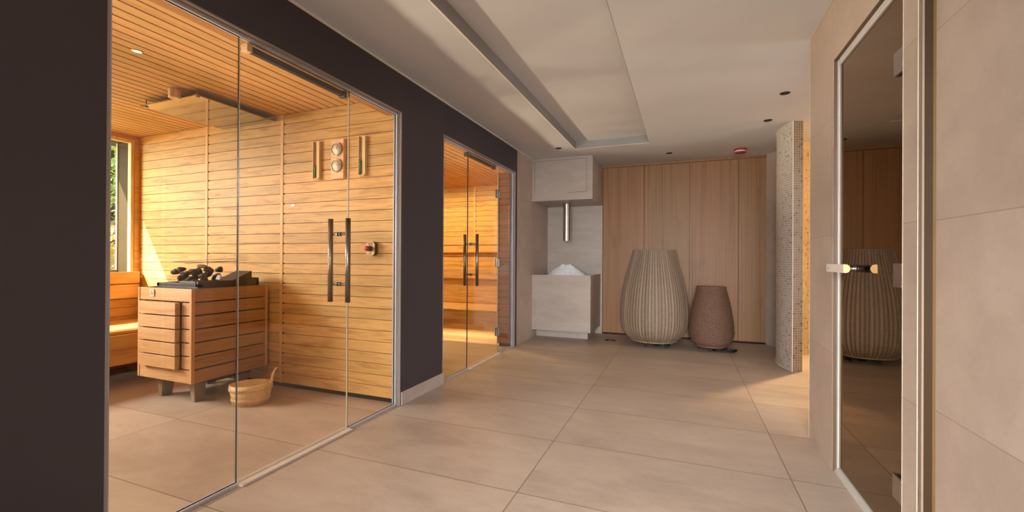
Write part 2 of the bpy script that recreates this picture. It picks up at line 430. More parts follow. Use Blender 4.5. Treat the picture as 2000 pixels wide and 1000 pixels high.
# ------------------------------------------------------------------ sauna rooms: board walls, slatted ceilings
def board_wall_y(name, y, xa, xb, z0, z1, battens, th=0.018, face=-1):
    """boards running along X on the face of a wall at y (seen from -Y)"""
    m = MB(); nb = int(round((z1 - z0) / PITCH)); p = (z1 - z0) / nb
    cuts = [xa] + sorted(battens) + [xb]
    for k in range(nb):
        for a, b in zip(cuts[:-1], cuts[1:]):
            r = rnd()
            m.box(a + (0.016 if a != xa else 0), b - (0.016 if b != xb else 0), y, y + th, z0 + k * p + 0.0020, z0 + (k + 1) * p - 0.0020, r)
            # slotted end next to the batten: the small dark notch
    for bx_ in battens: m.box(bx_ - 0.0155, bx_ + 0.0155, y - 0.004, y + th, z0, z1, 0.6, mi=1)
    m.box(xa, xb, y + th, y + 0.10, 0.0, z1 + 0.1, 0.5, mi=2)
    for bx_ in battens:
        for k in range(1, nb):
            m.box(bx_ + 0.0158, bx_ + 0.030, y - 0.001, y + 0.01, z0 + k * p - 0.0062, z0 + k * p + 0.0062, 0.5, mi=2)
    return struct(m.build(name, [M['sauna_x'], M['sauna_z'], M['backing']]))
board_wall_y('wall_sauna_end', YE, XS - 0.02, x0, 0.035, HS, [-4.002, -3.081])
def slats(name, xa, xb, ya, yb, z):
    m = MB(); n = int((xb - xa) / 0.083)
    for k in range(n + 1):
        a = xb - (k + 1) * 0.083; r = rnd()
        m.box(max(a + 0.013, xa), xb - k * 0.083, ya, yb, z, z + 0.018, r)
    m.box(xa, xb, ya, yb, z + 0.035, z + 0.10, 0.5, mi=1)
    return struct(m.build(name, [M['sauna_y'], M['backing']]))
slats('ceiling_sauna_window', XS, -2.257, -0.8, YE, HS)
m = MB(); m.prism([(-2.257, HS), (-2.033, HO - 0.006), (x0, HO - 0.006), (x0, HS + 0.1), (-2.257, HS + 0.1)], 'Y', -0.8, YE, 0.3)
struct(m.build('trim_9', M['fascia_shade']))
# window wall of the first sauna
wy0, wy1, wz0, wz1 = -0.55, 2.565, 0.905, 2.195
m = MB()
nb = int(round(wz0 / PITCH))
for k in range(nb):
    m.box(XS - 0.02, XS, -0.8, YE, k * wz0 / nb + 0.002, (k + 1) * wz0 / nb - 0.002)
m.box(XS - 0.02, XS, -0.8, wy0, wz0, HS, 0.5); m.box(XS - 0.02, XS, wy0, YE, wz1, HS, 0.4); m.box(XS - 0.02, XS + 0.012, 2.592, YE, wz0, wz1, 0.2)
m.box(-5.26, XS - 0.02, -0.9, YE + 0.1, 0.0, wz0 - 0.0, 0.5, mi=1); m.box(-5.43, XS - 0.02, -0.9, YE + 0.1, wz1, HS + 0.3, 0.5, mi=1)
m.box(-5.26, XS - 0.02, -0.9, wy0, wz0, wz1, 0.5, mi=1); m.box(-5.26, XS - 0.02, 2.60, YE + 0.1, wz0, wz1, 0.5, mi=1)
struct(m.build('wall_sauna_window', [M['sauna_y'], M['olive']]))
w1 = node('window_1', (-5.2, 1.0, wz0))
def wpart(mb, name, mat, parent=w1, **k):
    o = mb.build(name, mat, None, **k); o.location = Vector((0, 0, 0)) - parent.location; o.parent = parent; return o
m = MB(); m.box(XS - 0.045, XS + 0.004, wy1, 2.592, wz0, wz1); m.box(XS - 0.045, XS + 0.004, wy0, wy1, wz1 - 0.03, wz1)
m.box(XS - 0.045, XS + 0.004, wy0 - 0.03, wy0, wz0, wz1)
wpart(m, 'window_frame', M['pine'])
m = MB(); m.box(-5.19, XS - 0.045, wy1 + 0.004, wy1 + 0.03, wz0, wz1); m.box(-5.19, XS - 0.045, wy0, wy1, wz1 - 0.02, wz1)
wpart(m, 'window_reveal', M['olive'])
m = MB(); m.box(-5.212, -5.192, wy1 - 0.006, wy1 + 0.03, wz0, wz1); m.box(-5.23, -5.19, wy0, wy1, wz0 - 0.01, wz0 + 0.03)
wpart(m, 'window_sash', M['white_alu'])
wpart(MB().box(-5.215, -5.205, wy0, wy1, wz0 + 0.0, wz1, thin='X', edge_mi=1), 'pane', [M['win_glass'], M['edge']])
m = MB()
for k in range(27): m.box(XS, x0, -0.82, -0.80, 0.035 + k * PITCH + 0.002, 0.035 + (k + 1) * PITCH - 0.002)
m.box(XS, x0, -0.9, -0.82, 0, HS + 0.1, 0.5, mi=1)
struct(m.build('wall_sauna_near', [M['sauna_x'], M['backing']]))

# second sauna
Y2 = 6.37
board_wall_y('wall_sauna_far', Y2, -5.1, x0, 0.035, HS, [-4.08, -3.165])
slats('ceiling_sauna_far', -5.1, -2.257, 2.78, Y2, HS)
m = MB(); m.prism([(-2.257, HS), (-2.033, HO - 0.006), (x0, HO - 0.006), (x0, HS + 0.1), (-2.257, HS + 0.1)], 'Y', 2.78, Y2, 0.3)
struct(m.build('trim_10', M['fascia_shade']))
m = MB()
for k in range(26):
    m.box(-2.10, XG - 0.020, 4.885, 4.905, 0.035 + k * 0.0798 + 0.0022, 0.035 + (k + 1) * 0.0798 - 0.0022)
    if k: m.box(-2.098, -2.086, 4.882, 4.89, 0.035 + k * 0.0798 - 0.006, 0.035 + k * 0.0798 + 0.006, 0.5, mi=1)
m.box(-2.10, XG - 0.020, 4.905, 4.99, 0.0, HO - 0.008, 0.5, mi=1); m.box(-2.115, -2.10, 4.88, 4.99, 0.03, HO - 0.008, 0.5)
struct(m.build('wall_sauna_pier', [M['pier_x'], M['backing']]))
m = MB()
for k in range(27):
    m.box(-5.1, -5.08, 2.78, Y2, 0.035 + k * PITCH + 0.002, 0.035 + (k + 1) * PITCH - 0.002)
    m.box(-5.08, x0, 2.80, 2.82, 0.035 + k * PITCH + 0.002, 0.035 + (k + 1) * PITCH - 0.002, mi=2)
    m.box(-2.03, x0, 4.99, Y2, 0.035 + k * PITCH + 0.002, 0.035 + (k + 1) * PITCH - 0.002)
m.box(-5.2, -5.1, 2.74, Y2 + 0.1, 0, HS + 0.1, 0.5, mi=1); m.box(-5.1, x0, 2.745, 2.80, 0, HS + 0.1, 0.5, mi=1)
struct(m.build('wall_sauna_side', [M['sauna_y'], M['backing'], M['sauna_x']]))

# ------------------------------------------------------------------ benches
def bench_y():
    t = thing('sauna_bench', (-4.5, 1.0, 0), 'wooden sauna bench with slatted backrest below the daylight window', 'bench')
    lo = (-4.5, 1.0, 0)
    def put(m, n, mat, par=t, b=0.003):
        for i, p in enumerate(m.v): m.v[i] = (p[0] - lo[0], p[1] - lo[1], p[2])
        return m.build(n, mat, par, bevel=b)
    m = MB(); m.box(-4.955, -4.925, -0.75, 2.615, 0.808, 0.918); m.box(-4.955, -4.925, -0.75, 2.615, 0.672, 0.798)
    put(m, 'backrest', M['bench_y'])
    m = MB()
    for k in range(6): m.box(-4.96 + k * 0.125, -4.96 + k * 0.125 + 0.119, -0.75, 2.615, 0.435, 0.462)
    put(m, 'seat', M['bench_y'])
    m = MB(); m.box(-4.21, -4.18, -0.75, 2.615, 0.325, 0.434); m.box(-4.24, -4.21, -0.75, 2.615, 0.19, 0.322)
    put(m, 'apron', M['bench_y'])
    for yy in (-0.6, 1.0, 2.5): put(MB().box(-4.9, -4.35, yy, yy + 0.04, 0.0, 0.434), 'leg', M['bench_y'])
bench_y()
def bench_x():
    lo = (-3.5, 5.7, 0)
    t = thing('sauna_bench', lo, 'two-tier sauna bench along the end wall, lit from beneath', 'bench')
    def put(m, n, par=t, b=0.003):
        for i, p in enumerate(m.v): m.v[i] = (p[0] - lo[0], p[1] - lo[1], p[2])
        return m.build(n, M['bench_x'], par, bevel=b)
    xa, xb = -5.05, -2.04
    m = MB()
    for a, b in ((xa, -3.73), (-3.725, xb)): m.box(a, b, 6.29, 6.325, 1.282, 1.415); m.box(a, b, 6.29, 6.325, 1.158, 1.272)
    put(m, 'backrest')
    m = MB()
    for k in range(4): m.box(xa, xb, 5.83 + k * 0.132, 5.83 + k * 0.132 + 0.126, 0.885, 0.912)
    m.box(xa, xb, 5.80, 5.825, 0.765, 0.912); put(m, 'upper_seat')
    m = MB()
    for k in range(4): m.box(xa, xb, 5.845, 5.870, 0.405 + k * 0.088, 0.405 + k * 0.088 + 0.080)
    put(m, 'riser')
    m = MB()
    for k in range(6): m.box(xa, xb, 5.10 + k * 0.124, 5.10 + k * 0.124 + 0.118, 0.365, 0.392)
    put(m, 'lower_seat')
    m = MB(); m.box(xa, xb, 5.105, 5.13, 0.262, 0.364); m.box(xa, xb, 5.14, 5.165, 0.125, 0.258); put(m, 'apron')
    for xx in (-4.9, -3.5, -2.2): put(MB().box(xx, xx + 0.04, 5.3, 5.8, 0.0, 0.364), 'leg')
bench_x()

# ------------------------------------------------------------------ sauna heater
hx0, hx1, hy0, hy1, hz0, hz1 = -3.81, -3.20, 2.012, 2.612, 0.171, 0.837
hl = (-3.505, 2.312, 0.0)
heater = thing('sauna_heater', hl, 'large wood-clad electric sauna heater on four tapered feet', 'heater')
def hp(m, n, mat, par=heater, b=0.002):
    for i, p in enumerate(m.v): m.v[i] = (p[0] - hl[0], p[1] - hl[1], p[2] - hl[2])
    return m.build(n, mat, par, bevel=b)
bp = (hz1 - hz0) / 7; g = 0.009
hp(MB().box(hx0 + 0.03, hx1 - 0.03, hy0 + 0.03, hy1 - 0.03, hz0 + 0.01, hz1 - 0.02), 'core', M['black'], b=0)
m = MB(); my = MB(); mz = MB()
for k in range(7):
    z0_, z1_ = hz0 + k * bp + (g / 2 if k else 0), hz0 + (k + 1) * bp - (g / 2 if k < 6 else 0)
    if k in (0, 6): m.box(hx0 + 0.018, hx1 - 0.022, hy0 + 0.004, hy0 + 0.024, z0_, z1_)
    else:
        m.box(hx0 + 0.018, hx0 + 0.44, hy0 + 0.004, hy0 + 0.024, z0_, z1_)
        m.box(hx1 - 0.112, hx1 - 0.022, hy0 + 0.004, hy0 + 0.024, z0_, z1_)
    my.box(hx1 - 0.024, hx1 - 0.004, hy0 + 0.022, hy1 - 0.02, z0_, z1_)
    mz.box(hx0 + 0.004, hx0 + 0.024, hy0 + 0.022, hy1 - 0.02, z0_, z1_)
hp(m, 'front_boards', M['heater_x']); hp(my, 'side_boards', M['heater_y_shade']); hp(mz, 'side_boards', M['heater_y_shade'])
for (a, b) in ((hx0, hx0 + 0.02), (hx1 - 0.024, hx1)):
    for (c, d) in ((hy0, hy0 + 0.024), (hy1 - 0.022, hy1)): hp(MB().box(a, b, c, d, hz0, hz1), 'corner_post', M['heater_z'])
m = MB()
for k in range(1, 6):
    z0_, z1_ = hz0 + k * bp + g / 2, hz0 + (k + 1) * bp - g / 2
    m.box(hx0 + 0.066, hx1 - 0.122, hy0 - 0.034, hy0 + 0.004, z0_, z1_, 0.55 + 0.2 * rnd())
hp(m, 'control_box', M['heater_x'])
hp(MB().box(hx1 - 0.122, hx1 - 0.1125, hy0 - 0.002, hy0 + 0.02, hz0 + bp, hz1 - bp), 'shadow_gap', M['black'], b=0)
for (lx, ly, dx) in ((hx1 - 0.14, hy0 + 0.14, 1), (hx0 + 0.09, hy0 + 0.14, -1), (hx1 - 0.14, hy1 - 0.12, 1), (hx0 + 0.09, hy1 - 0.12, -1)):
    w = 0.042
    m = MB(); b0 = len(m.v)
    for (z, s_, o_) in ((0.0, 0.55, 0.0), (hz0 + 0.005, 1.0, -dx * 0.012)):
        for (a, b) in ((-1, -1), (1, -1), (1, 1), (-1, 1)): m.v.append((lx + o_ + a * w * s_ * 0.8, ly + b * 0.045 * (0.6 + 0.4 * s_), z))
    for q in ((0, 3, 2, 1), (4, 5, 6, 7), (0, 1, 5, 4), (1, 2, 6, 5), (2, 3, 7, 6), (3, 0, 4, 7)): m.face([b0 + i for i in q])
    hp(m, 'leg', M['leg_steel'], b=0.002)
hp(MB().box(hx0 + 0.22, hx1 - 0.06, hy0 + 0.16, hy1 - 0.1, hz0 - 0.035, hz0), 'base_tray', M['dark_steel'])
tray = MB()
ax, bx_, ay, by_ = -3.70, -3.232, 2.075, 2.555
tray.box(ax, bx_, ay, by_, 0.815, 0.845); tray.box(ax, bx_ , ay, ay + 0.035, 0.845, 0.872); tray.box(bx_ - 0.03, bx_, ay, by_, 0.845, 0.888)
tray.box(ax, ax + 0.03, ay, by_, 0.845, 0.872); tray.box(ax, bx_, by_ - 0.03, by_, 0.845, 0.90)
tray.box(bx_ - 0.20, bx_ - 0.02, ay - 0.004, ay + 0.04, 0.872, 0.888)
st = hp(tray, 'stone_tray', M['dark_steel'])
hp(MB().prism([(2.34, 0.886), (2.50, 0.886), (2.50, 0.955)], 'X', -3.42, -3.243), 'deflector_wedge', M['dark_steel'])
pl = MB().box(-3.664, -3.616, hy0 - 0.003, hy0 + 0.004, 0.774, 0.824)
plate = hp(pl, 'name_plate', M['dial'], b=0.001)
m = MB(); yq = hy0 - 0.0045
for (a, b, z, hh) in ((-3.648, -3.634, 0.809, 0.006), (-3.656, -3.624, 0.798, 0.004), (-3.656, -3.624, 0.791, 0.003), (-3.656, -3.626, 0.784, 0.003)):
    m.box(a, b, yq, yq + 0.002, z, z + hh)
hp(m, 'plate_print', M['ink'], plate, 0)

# stones, one object each
import bmesh
def rock(seed, sx, sy, sz):
    rg = random.Random(seed); bm = bmesh.new(); bmesh.ops.create_icosphere(bm, subdivisions=2, radius=1.0)
    ph = [Vector((rg.uniform(-1, 1), rg.uniform(-1, 1), rg.uniform(-1, 1))).normalized() for _ in range(9)]
    for v in bm.verts:
        d = v.co.normalized(); k = 1.0
        for p in ph:
            q = d.dot(p)
            if q > 0.55: k = min(k, 0.62 / q + 0.22 * (1 - q))
        v.co = d * k; v.co.x *= sx; v.co.y *= sy; v.co.z *= sz
    me = bpy.data.meshes.new('heater_stone'); bm.to_mesh(me); bm.free(); return me
rks = [rock(k, 0.038 + 0.002 * rnd(), 0.034 + 0.003 * rnd(), 0.023 + 0.006 * rnd()) for k in range(6)]
for me in rks: me.materials.append(M['stone'])
rg = random.Random(3)
spots = []
PR, PZ = 0.0385, 0.0235          # packing radius in plan and half height
def settle(x, y):
    z = 0.851 + PZ
    for (a, b, c) in spots:
        d = math.hypot(x - a, y - b)
        if d < 2 * PR: z = max(z, c + math.sqrt(4 * PR * PR - d * d) * PZ / PR)
    return z
for k in range(52):
    best = None
    for _ in range(70):
        x, y = (rg.uniform(-3.628, -3.302), rg.uniform(2.150, 2.300)) if k < 30 else (rg.gauss(-3.43, 0.07), rg.gauss(2.225, 0.035))
        if not (-3.63 < x < -3.30 and 2.149 < y < 2.301): continue
        z = settle(x, y)
        if best is None or z < best[2]: best = (x, y, z)
    if best[2] < 0.972: spots.append(best)
ztop = settle(-3.43, 2.225)
for k, p in enumerate(spots):
    o = bpy.data.objects.new('heater_stone', rks[k % 6]); COL.objects.link(o); o.location = p
    o.rotation_euler = (rg.uniform(-.3, .3), rg.uniform(-.3, .3), rg.uniform(0, 6.28))
    tag(o, 'dark rough stone heaped in the sauna heater tray', 'stone', 'dark stones heaped on the sauna heater')
me = rock(42, 0.058, 0.036, 0.017); me.materials.append(M['stone_pale'])
o = bpy.data.objects.new('heater_stone', me); COL.objects.link(o); o.location = (-3.43, 2.225, ztop - 0.006); o.rotation_euler = (0.1, 0.16, 0.1)
tag(o, 'flat brownish stone lying on the very top of the heater stone heap', 'stone')
m = MB().box(-0.016, 0.016, -0.003, 0.003, -0.02, 0.02)
o = m.build('paper_tag', M['white_plastic']); o.location = (-3.272, 2.25, 0.912); o.rotation_euler = (-0.3, 0.2, 0.2)
tag(o, 'small white tag stuck among the dark heater stones', 'tag')

# thin dark rods over the heater
rods = thing('dark_rods', (-3.9, 2.6, 1.03), 'thin dark rods level above the heater before the board wall', 'wire')
for (a, b) in (((-4.40, 2.6, 1.02), (-3.56, 2.6, 1.052)), ((-4.33, 2.56, 1.018), (-3.50, 2.56, 1.030)), ((-4.10, 2.52, 1.005), (-3.45, 2.52, 1.032))):
    q = Vector((-3.9, 2.6, 1.03))
    MB().tube([Vector(a) - q, Vector(b) - q], 0.0022, 6).build('wire', M['ink'], rods)

# ------------------------------------------------------------------ heat deflector, vent cup, ceiling spots in the sauna
dl = (-3.47, 2.29, 2.19)
dfl = thing('ceiling_heat_shield', dl, 'polished metal heat shield panel hung under the slatted ceiling above the heater', 'heat shield')
MB().box(-0.315, 0.315, -0.285, 0.345, 0, 0.006).build('panel', M['mirror'], dfl)
for (a, b) in ((-0.29, -0.26), (0.29, -0.26), (0.29, 0.27), (-0.29, 0.27)):
    (MB().tube([(a, b, -0.006), (a, b, HS - dl[2])], 0.0035, 10).tube([(a, b, -0.008), (a, b, -0.001)], 0.012, 12) if b < 0 else MB().tube([(a, b, 0.006), (a, b, HS - dl[2])], 0.0035, 10)).build('standoff', M['steel'], dfl)
vc = thing('ceiling_sensor', (-3.316, 1.960, HS), 'small round fluted wooden cup fixed to the slatted ceiling beside the heat shield', 'ceiling fitting')
m = MB(); n = 48; rows = [(0.030, 0.0), (0.036, -0.012), (0.036, -0.022), (0.033, -0.058), (0.036, -0.060), (0.034, -0.068)]
for (r_, z) in rows:
    for j in range(n):
        q = r_ * (1 - (0.07 if (-0.058 < z < -0.02 or z == -0.058) and j % 4 < 2 else 0)); t = 2 * PI * j / n
        m.v.append((q * math.cos(t), q * math.sin(t), z))
for i in range(len(rows) - 1):
    for j in range(n): m.face([i * n + j, i * n + (j + 1) % n, (i + 1) * n + (j + 1) % n, (i + 1) * n + j])
m.face([(len(rows) - 1) * n + j for j in range(n)])
m.build('cup', M['pine'], vc)
def sauna_spot(x, y, label):
    t = thing('ceiling_spot', (x, y, HS), label, 'spotlight')
    MB().lathe([(0.020, -0.004), (0.026, -0.004), (0.028, 0.0), (0.020, 0.004)], 24, closed=True).build('ring', M['steel'], t)
    MB().lathe([(0.0, -0.001), (0.020, -0.001)], 24).build('lens', M['lamp'], t)
M['lamp'] = plain('lit_lens', (255, 226, 180), 0.4, 0, 0.02, emit=6.0)
sauna_spot(-2.914, 1.526, 'tiny lit round spotlight in the slatted sauna ceiling')

# ------------------------------------------------------------------ instruments on the sauna end wall
def timer(x, label):
    t = thing('sand_timer', (x, YE, 1.83), label, 'sand timer', 'sand timers on the sauna wall')
    t.scale = (0.74, 1.0, 1.0)
    MB().box(-0.004, 0.038, -0.022, 0.0, -0.147, 0.147).box(-0.038, -0.030, -0.034, 0.0, -0.147, 0.147, 0.8).box(-0.030, -0.004, -0.012, 0, -0.147, 0.147, 0.3).box(-0.038, 0.038, -0.036, 0, -0.152, -0.145).build('holder', M['pine'], t, bevel=0.002)
    MB().lathe([(0.0, -0.138), (0.010, -0.136), (0.010, -0.035), (0.003, -0.012), (0.003, -0.004), (0.010, 0.02), (0.010, 0.136), (0.0, 0.138)], 16, (-0.017, -0.024, 0)).build('glass_tube', M['tube'], t)
    MB().lathe([(0.0, -0.136), (0.0088, -0.134), (0.0088, -0.04), (0.0, -0.036)], 16, (-0.017, -0.024, 0)).build('sand', M['green_sand'], t)
timer(-2.690, 'wooden sand timer with green sand, mounted left of the twin-dial gauge')
timer(-2.243, 'wooden sand timer with green sand, mounted right of the twin-dial gauge')
t = thing('sauna_gauge', (-2.478, YE, 1.823), 'wooden wall plate with two round thermometer dials, between the sand timers', 'gauge')
MB().box(-0.062, 0.062, -0.026, 0.0, -0.152, 0.152).build('plate', M['pine_x'], t, bevel=0.003)
for z, ang in ((0.072, 0.3), (-0.053, 1.4)):
    d = MB().lathe([(0.0, -0.034), (0.046, -0.034), (0.046, -0.026)], 32, (0, 0, z), axis='Y').build('dial', M['dial'], t)
    MB().lathe([(0.046, -0.038), (0.050, -0.038), (0.050, -0.026), (0.046, -0.026)], 32, (0, 0, z), axis='Y', closed=True).build('bezel', M['steel'], d)
    m = MB()
    for k in range(11):
        a = PI * (1.15 - 1.3 * k / 10)
        p = Vector((math.cos(a), 0, math.sin(a)))
        m.tube([Vector((0, -0.0345, z)) + p * 0.034, Vector((0, -0.0345, z)) + p * 0.041], 0.0009, 5)
    m.tube([(0, -0.035, z), (0.03 * math.sin(ang), -0.035, z + 0.03 * math.cos(ang))], 0.0012, 6)
    m.build('needle', M['ink'], d)
# SOS call point
t = thing('emergency_button', (-2.150, YE, 1.133), 'small SOS call box with a round red push button on the board wall', 'emergency button')
oct_ = [(-0.040, -0.032), (-0.026, -0.050), (0.026, -0.050), (0.040, -0.032), (0.040, 0.032), (0.026, 0.050), (-0.026, 0.050), (-0.040, 0.032)]
MB().prism(oct_, 'Y', -0.034, 0.0).build('box', M['grey_plastic'], t)
MB().prism([(a * 0.98, b * 0.98) for a, b in oct_], 'Y', -0.037, -0.0345).build('face_plate', M['brass_plate'], t)
MB().lathe([(0.022, -0.038), (0.022, -0.044), (0.013, -0.046), (0.013, -0.064)], 24, axis='Y').build('collar', M['grey_plastic'], t)
MB().lathe([(0.017, -0.064), (0.020, -0.070), (0.019, -0.080), (0.012, -0.086), (0.0, -0.088)], 24, axis='Y').build('button', M['red_button'], t)
def text_mesh(body, size, name, mat, parent, loc, rot):
    cu = bpy.data.curves.new(name, 'FONT'); cu.body = body; cu.size = size; cu.align_x = 'CENTER'; cu.align_y = 'CENTER'; cu.extrude = 0.0006
    tmp = bpy.data.objects.new(name + '_c', cu); COL.objects.link(tmp)
    bpy.context.view_layer.update()
    me = bpy.data.meshes.new_from_object(tmp.evaluated_get(bpy.context.evaluated_depsgraph_get()))
    bpy.data.objects.remove(tmp); me.materials.clear(); me.materials.append(mat)
    o = bpy.data.objects.new(name, me); COL.objects.link(o); o.parent = parent; o.location = loc; o.rotation_euler = rot
    return o
text_mesh('SOS', 0.026, 'lettering', M['ink'], t, (0, -0.0378, 0.034), (PI / 2, 0, 0))
MB().box(-0.010, 0.010, -0.0385, -0.037, -0.040, -0.036).box(-0.002, 0.010, -0.0385, -0.037, -0.034, -0.030).build('arrow_mark', M['ink'], t)

# ------------------------------------------------------------------ wooden tub
tb = thing('wooden_tub', (-2.935, 2.262, 0), 'oval pale pine sauna tub with one upright handle, standing on the floor', 'tub', rz=math.radians(40))
def oval(prof, n=64, sx=0.142, sy=0.118, closed=True):
    m = MB(); k = len(prof)
    for (q, z) in prof:
        for j in range(n):
            a = 2 * PI * j / n
            m.v.append(((sx + q) * math.cos(a), (sy + q) * math.sin(a), z))
    for i in range(k if closed else k - 1):
        i2 = (i + 1) % k
        for j in range(n):
            j2 = (j + 1) % n
            m.face([i * n + j, i * n + j2, i2 * n + j2, i2 * n + j], ((j // 4) * 0.37) % 1.0, True)
    return m
st_ = oval([(-0.025, 0.0), (-0.003, 0.146), (-0.018, 0.146), (-0.038, 0.02), (-0.117, 0.02), (-0.117, 0.0)]).build('staves', M['pine'], tb)
for (a, b, q) in ((0.028, 0.052, -0.016), (0.104, 0.130, -0.002)):
    oval([(q - 0.006, a), (q, a + 0.003), (q + 0.002, b - 0.003), (q - 0.004, b), (q - 0.012, b), (q - 0.012, a)]).build('hoop', M['pine_x'], tb)
m = MB()
hp_ = [(x - 0.030, z * 0.97, w) for x, z, w in [(0.150, 0.060, 0.020), (0.160, 0.120, 0.024), (0.164, 0.150, 0.026), (0.168, 0.175, 0.019), (0.172, 0.200, 0.016), (0.180, 0.225, 0.018), (0.190, 0.245, 0.017), (0.197, 0.256, 0.008)]]
n = 16
for (x, z, w) in hp_:
    for j in range(n):
        a = 2 * PI * j / n; m.v.append((x + 0.009 * math.cos(a), w * math.sin(a), z))
for i in range(len(hp_) - 1):
    for j in range(n): m.face([i * n + j, i * n + (j + 1) % n, (i + 1) * n + (j + 1) % n, (i + 1) * n + j], 0.7, True)
m.face([(len(hp_) - 1) * n + j for j in range(n)], 0.7); m.face(list(range(n)), 0.7)
m.build('handle', M['pine'], tb)

# ------------------------------------------------------------------ ice fountain and its niche
struct(MB().box(XL - 0.1, -1.083, YB, YB + 0.1, 0.0, H).build('wall_niche', M['tile_front']))
ic = thing('ice_fountain', (-1.49, 5.9, 0), 'beige tiled ice fountain with box hood, steel chute and square basin', 'ice fountain')
il = Vector((-1.49, 5.9, 0))
def ip(m, n, mat, par=ic, b=0.0):
    for i, p in enumerate(m.v): m.v[i] = tuple(Vector(p) - il)
    return m.build(n, mat, par, bevel=b)
xa, xb, ya, yb = XL + 0.001, -1.084, 5.535, YB - 0.001
ip(MB().box(xa, xb, ya, yb, 1.832, H - 0.001), 'hood', M['tile_plain'], b=0.002)
m = MB(); q = 0.0016
m.box(-1.86, -1.160, ya - 0.001, ya + 0.002, 2.36 - q, 2.36 + q); m.box(-1.161 - q, -1.161 + q, ya - 0.001, ya + 0.002, 1.93, 2.36); m.box(-1.86 - q, -1.86 + q, ya - 0.001, ya + 0.002, 1.93, 2.36); m.box(-1.40, -1.161, ya - 0.001, ya + 0.002, 1.93 - q, 1.93 + q)
ip(m, 'access_panel_joint', M['grey_plastic'])
za, zb = 0.115, 0.850; xb2 = -1.108; ya2 = 5.555
m = MB(); w = 0.02
m.box(xa, xb2, ya2, ya2 + w, za, zb); m.box(xb2 - w, xb2, ya2 + w, yb, za, zb); m.box(xa, xa + w, ya2 + w, yb, za, zb); m.box(xa + w, xb2 - w, yb - w, yb, za, zb); m.box(xa + w, xb2 - w, ya2 + w, yb - w, za, 0.72)
ip(m, 'basin', M['tile_plain'])
ip(MB().box(xa, xb2 - 0.075, ya2 + 0.20, yb, 0.0, za), 'plinth', M['tile_plain'])
ip(MB().tube([(-1.512, 5.9, 1.318), (-1.512, 5.9, 1.832)], 0.047, 32, caps=False).tube([(-1.512, 5.9, 1.835), (-1.512, 5.9, 1.318)], 0.043, 32, caps=False).tube([(-1.512, 5.9, 1.822), (-1.512, 5.9, 1.832)], 0.056, 32), 'chute_pipe', M['steel'])
m = MB(); n = 56; R_ = 18; rg = random.Random(5)
for i in range(R_ + 1):
    fr = i / R_
    for j in range(n):
        a = 2 * PI * j / n; rad = 0.29 * fr
        z = 0.955 * 0 + 0.195 * max(0, 1 - fr * 1.02) ** 0.9 * (1 + 0.10 * math.sin(a * 2 + 1)) + rg.uniform(-0.008, 0.008) * (1 if 0 < i < R_ else 0)
        if fr < 0.16: z = min(z, 0.168 + rg.uniform(-0.004, 0.004))
        m.v.append((rad * math.cos(a) * 1.05, rad * math.sin(a), z))
for i in range(R_):
    for j in range(n): m.face([i * n + j, i * n + (j + 1) % n, (i + 1) * n + (j + 1) % n, (i + 1) * n + j], 0.5, False)
o = m.build('ice_heap', M['ice']); o.location = (-1.515, 5.9, 0.812)
m2 = None
tag(o, 'white mound of crushed ice heaped in the tiled basin', 'ice', kind='stuff')

# ------------------------------------------------------------------ oak back wall
bw = node('wall_back', (0, YB, 0))
xs = [-1.079, -0.509, 0.072, 0.654, 1.237]
for a, b in zip(xs[:-1], xs[1:]):
    r = rnd()
    o = MB().box(a + 0.0022, b - 0.0022, 0.0, 0.02, 0.022, H - 0.035, r).build('panel', M['oak'], bw)
MB().box(-1.083, 1.24, 0.021, 0.1, 0.0, H).build('backing', M['backing'], bw)
MB().box(-1.083, 1.24, -0.001, 0.018, H - 0.030, H - 0.001).build('top_rail', M['oak'], bw)
# angled pier beside the oak
m = MB()
pts = [(0.966, YB - 0.002), (1.045, 6.11), (1.16, 5.90), (1.30, 6.0), (1.30, YB)]
m.prism(pts, 'Z', 0.0, H)
struct(m.build('wall_angled', M['tile_plain']))

# ------------------------------------------------------------------ curved shower wall
CX, CY, RO, RI = 1.738, 5.184, 0.837, 0.740
a0 = math.atan2(4.85 - CY, 0.970 - CX) ; a0 = a0 if a0 > 0 else a0 + 2 * PI
a1 = -0.9
n = 90
m = MB()
for k in range(n):
    t0, t1 = a0 + (a1 - a0) * k / n, a0 + (a1 - a0) * (k + 1) / n
    for (R_, mi, zt) in ((RO, 0, H), (RI, 2, 2.31)):
        p0 = (CX + R_ * math.cos(t0), CY + R_ * math.sin(t0)); p1 = (CX + R_ * math.cos(t1), CY + R_ * math.sin(t1))
        u0, u1 = -t0 * R_, -t1 * R_
        m.quad([(p0[0], p0[1], 0), (p1[0], p1[1], 0), (p1[0], p1[1], zt), (p0[0], p0[1], zt)], uv=[(u0, 0), (u1, 0), (u1, zt), (u0, zt)], mi=mi)
        m.sm[-1] = True
        if R_ == RI:
            m.quad([(p0[0], p0[1], zt), (p1[0], p1[1], zt), (p1[0], p1[1], H), (p0[0], p0[1], H)], mi=3); m.sm[-1] = True
    m.quad([(CX + R * math.cos(t), CY + R * math.sin(t), H) for R, t in ((RO, t0), (RO, t1), (RI, t1), (RI, t0))], mi=3)
for tt in (a0, a1):
    p0 = (CX + RO * math.cos(tt), CY + RO * math.sin(tt)); p1 = (CX + RI * math.cos(tt), CY + RI * math.sin(tt)); w = RO - RI
    m.quad([(p0[0], p0[1], 0), (p1[0], p1[1], 0), (p1[0], p1[1], H), (p0[0], p0[1], H)], uv=[(0, 0), (w, 0), (w, H), (0, H)], mi=1)
struct(m.build('wall_shower', [M['mosaic_out'], M['mosaic_end'], M['mosaic_in'], M['plaster_gold']], fix=False))
p0 = (CX + (RO + 0.002) * math.cos(a0), CY + (RO + 0.002) * math.sin(a0))
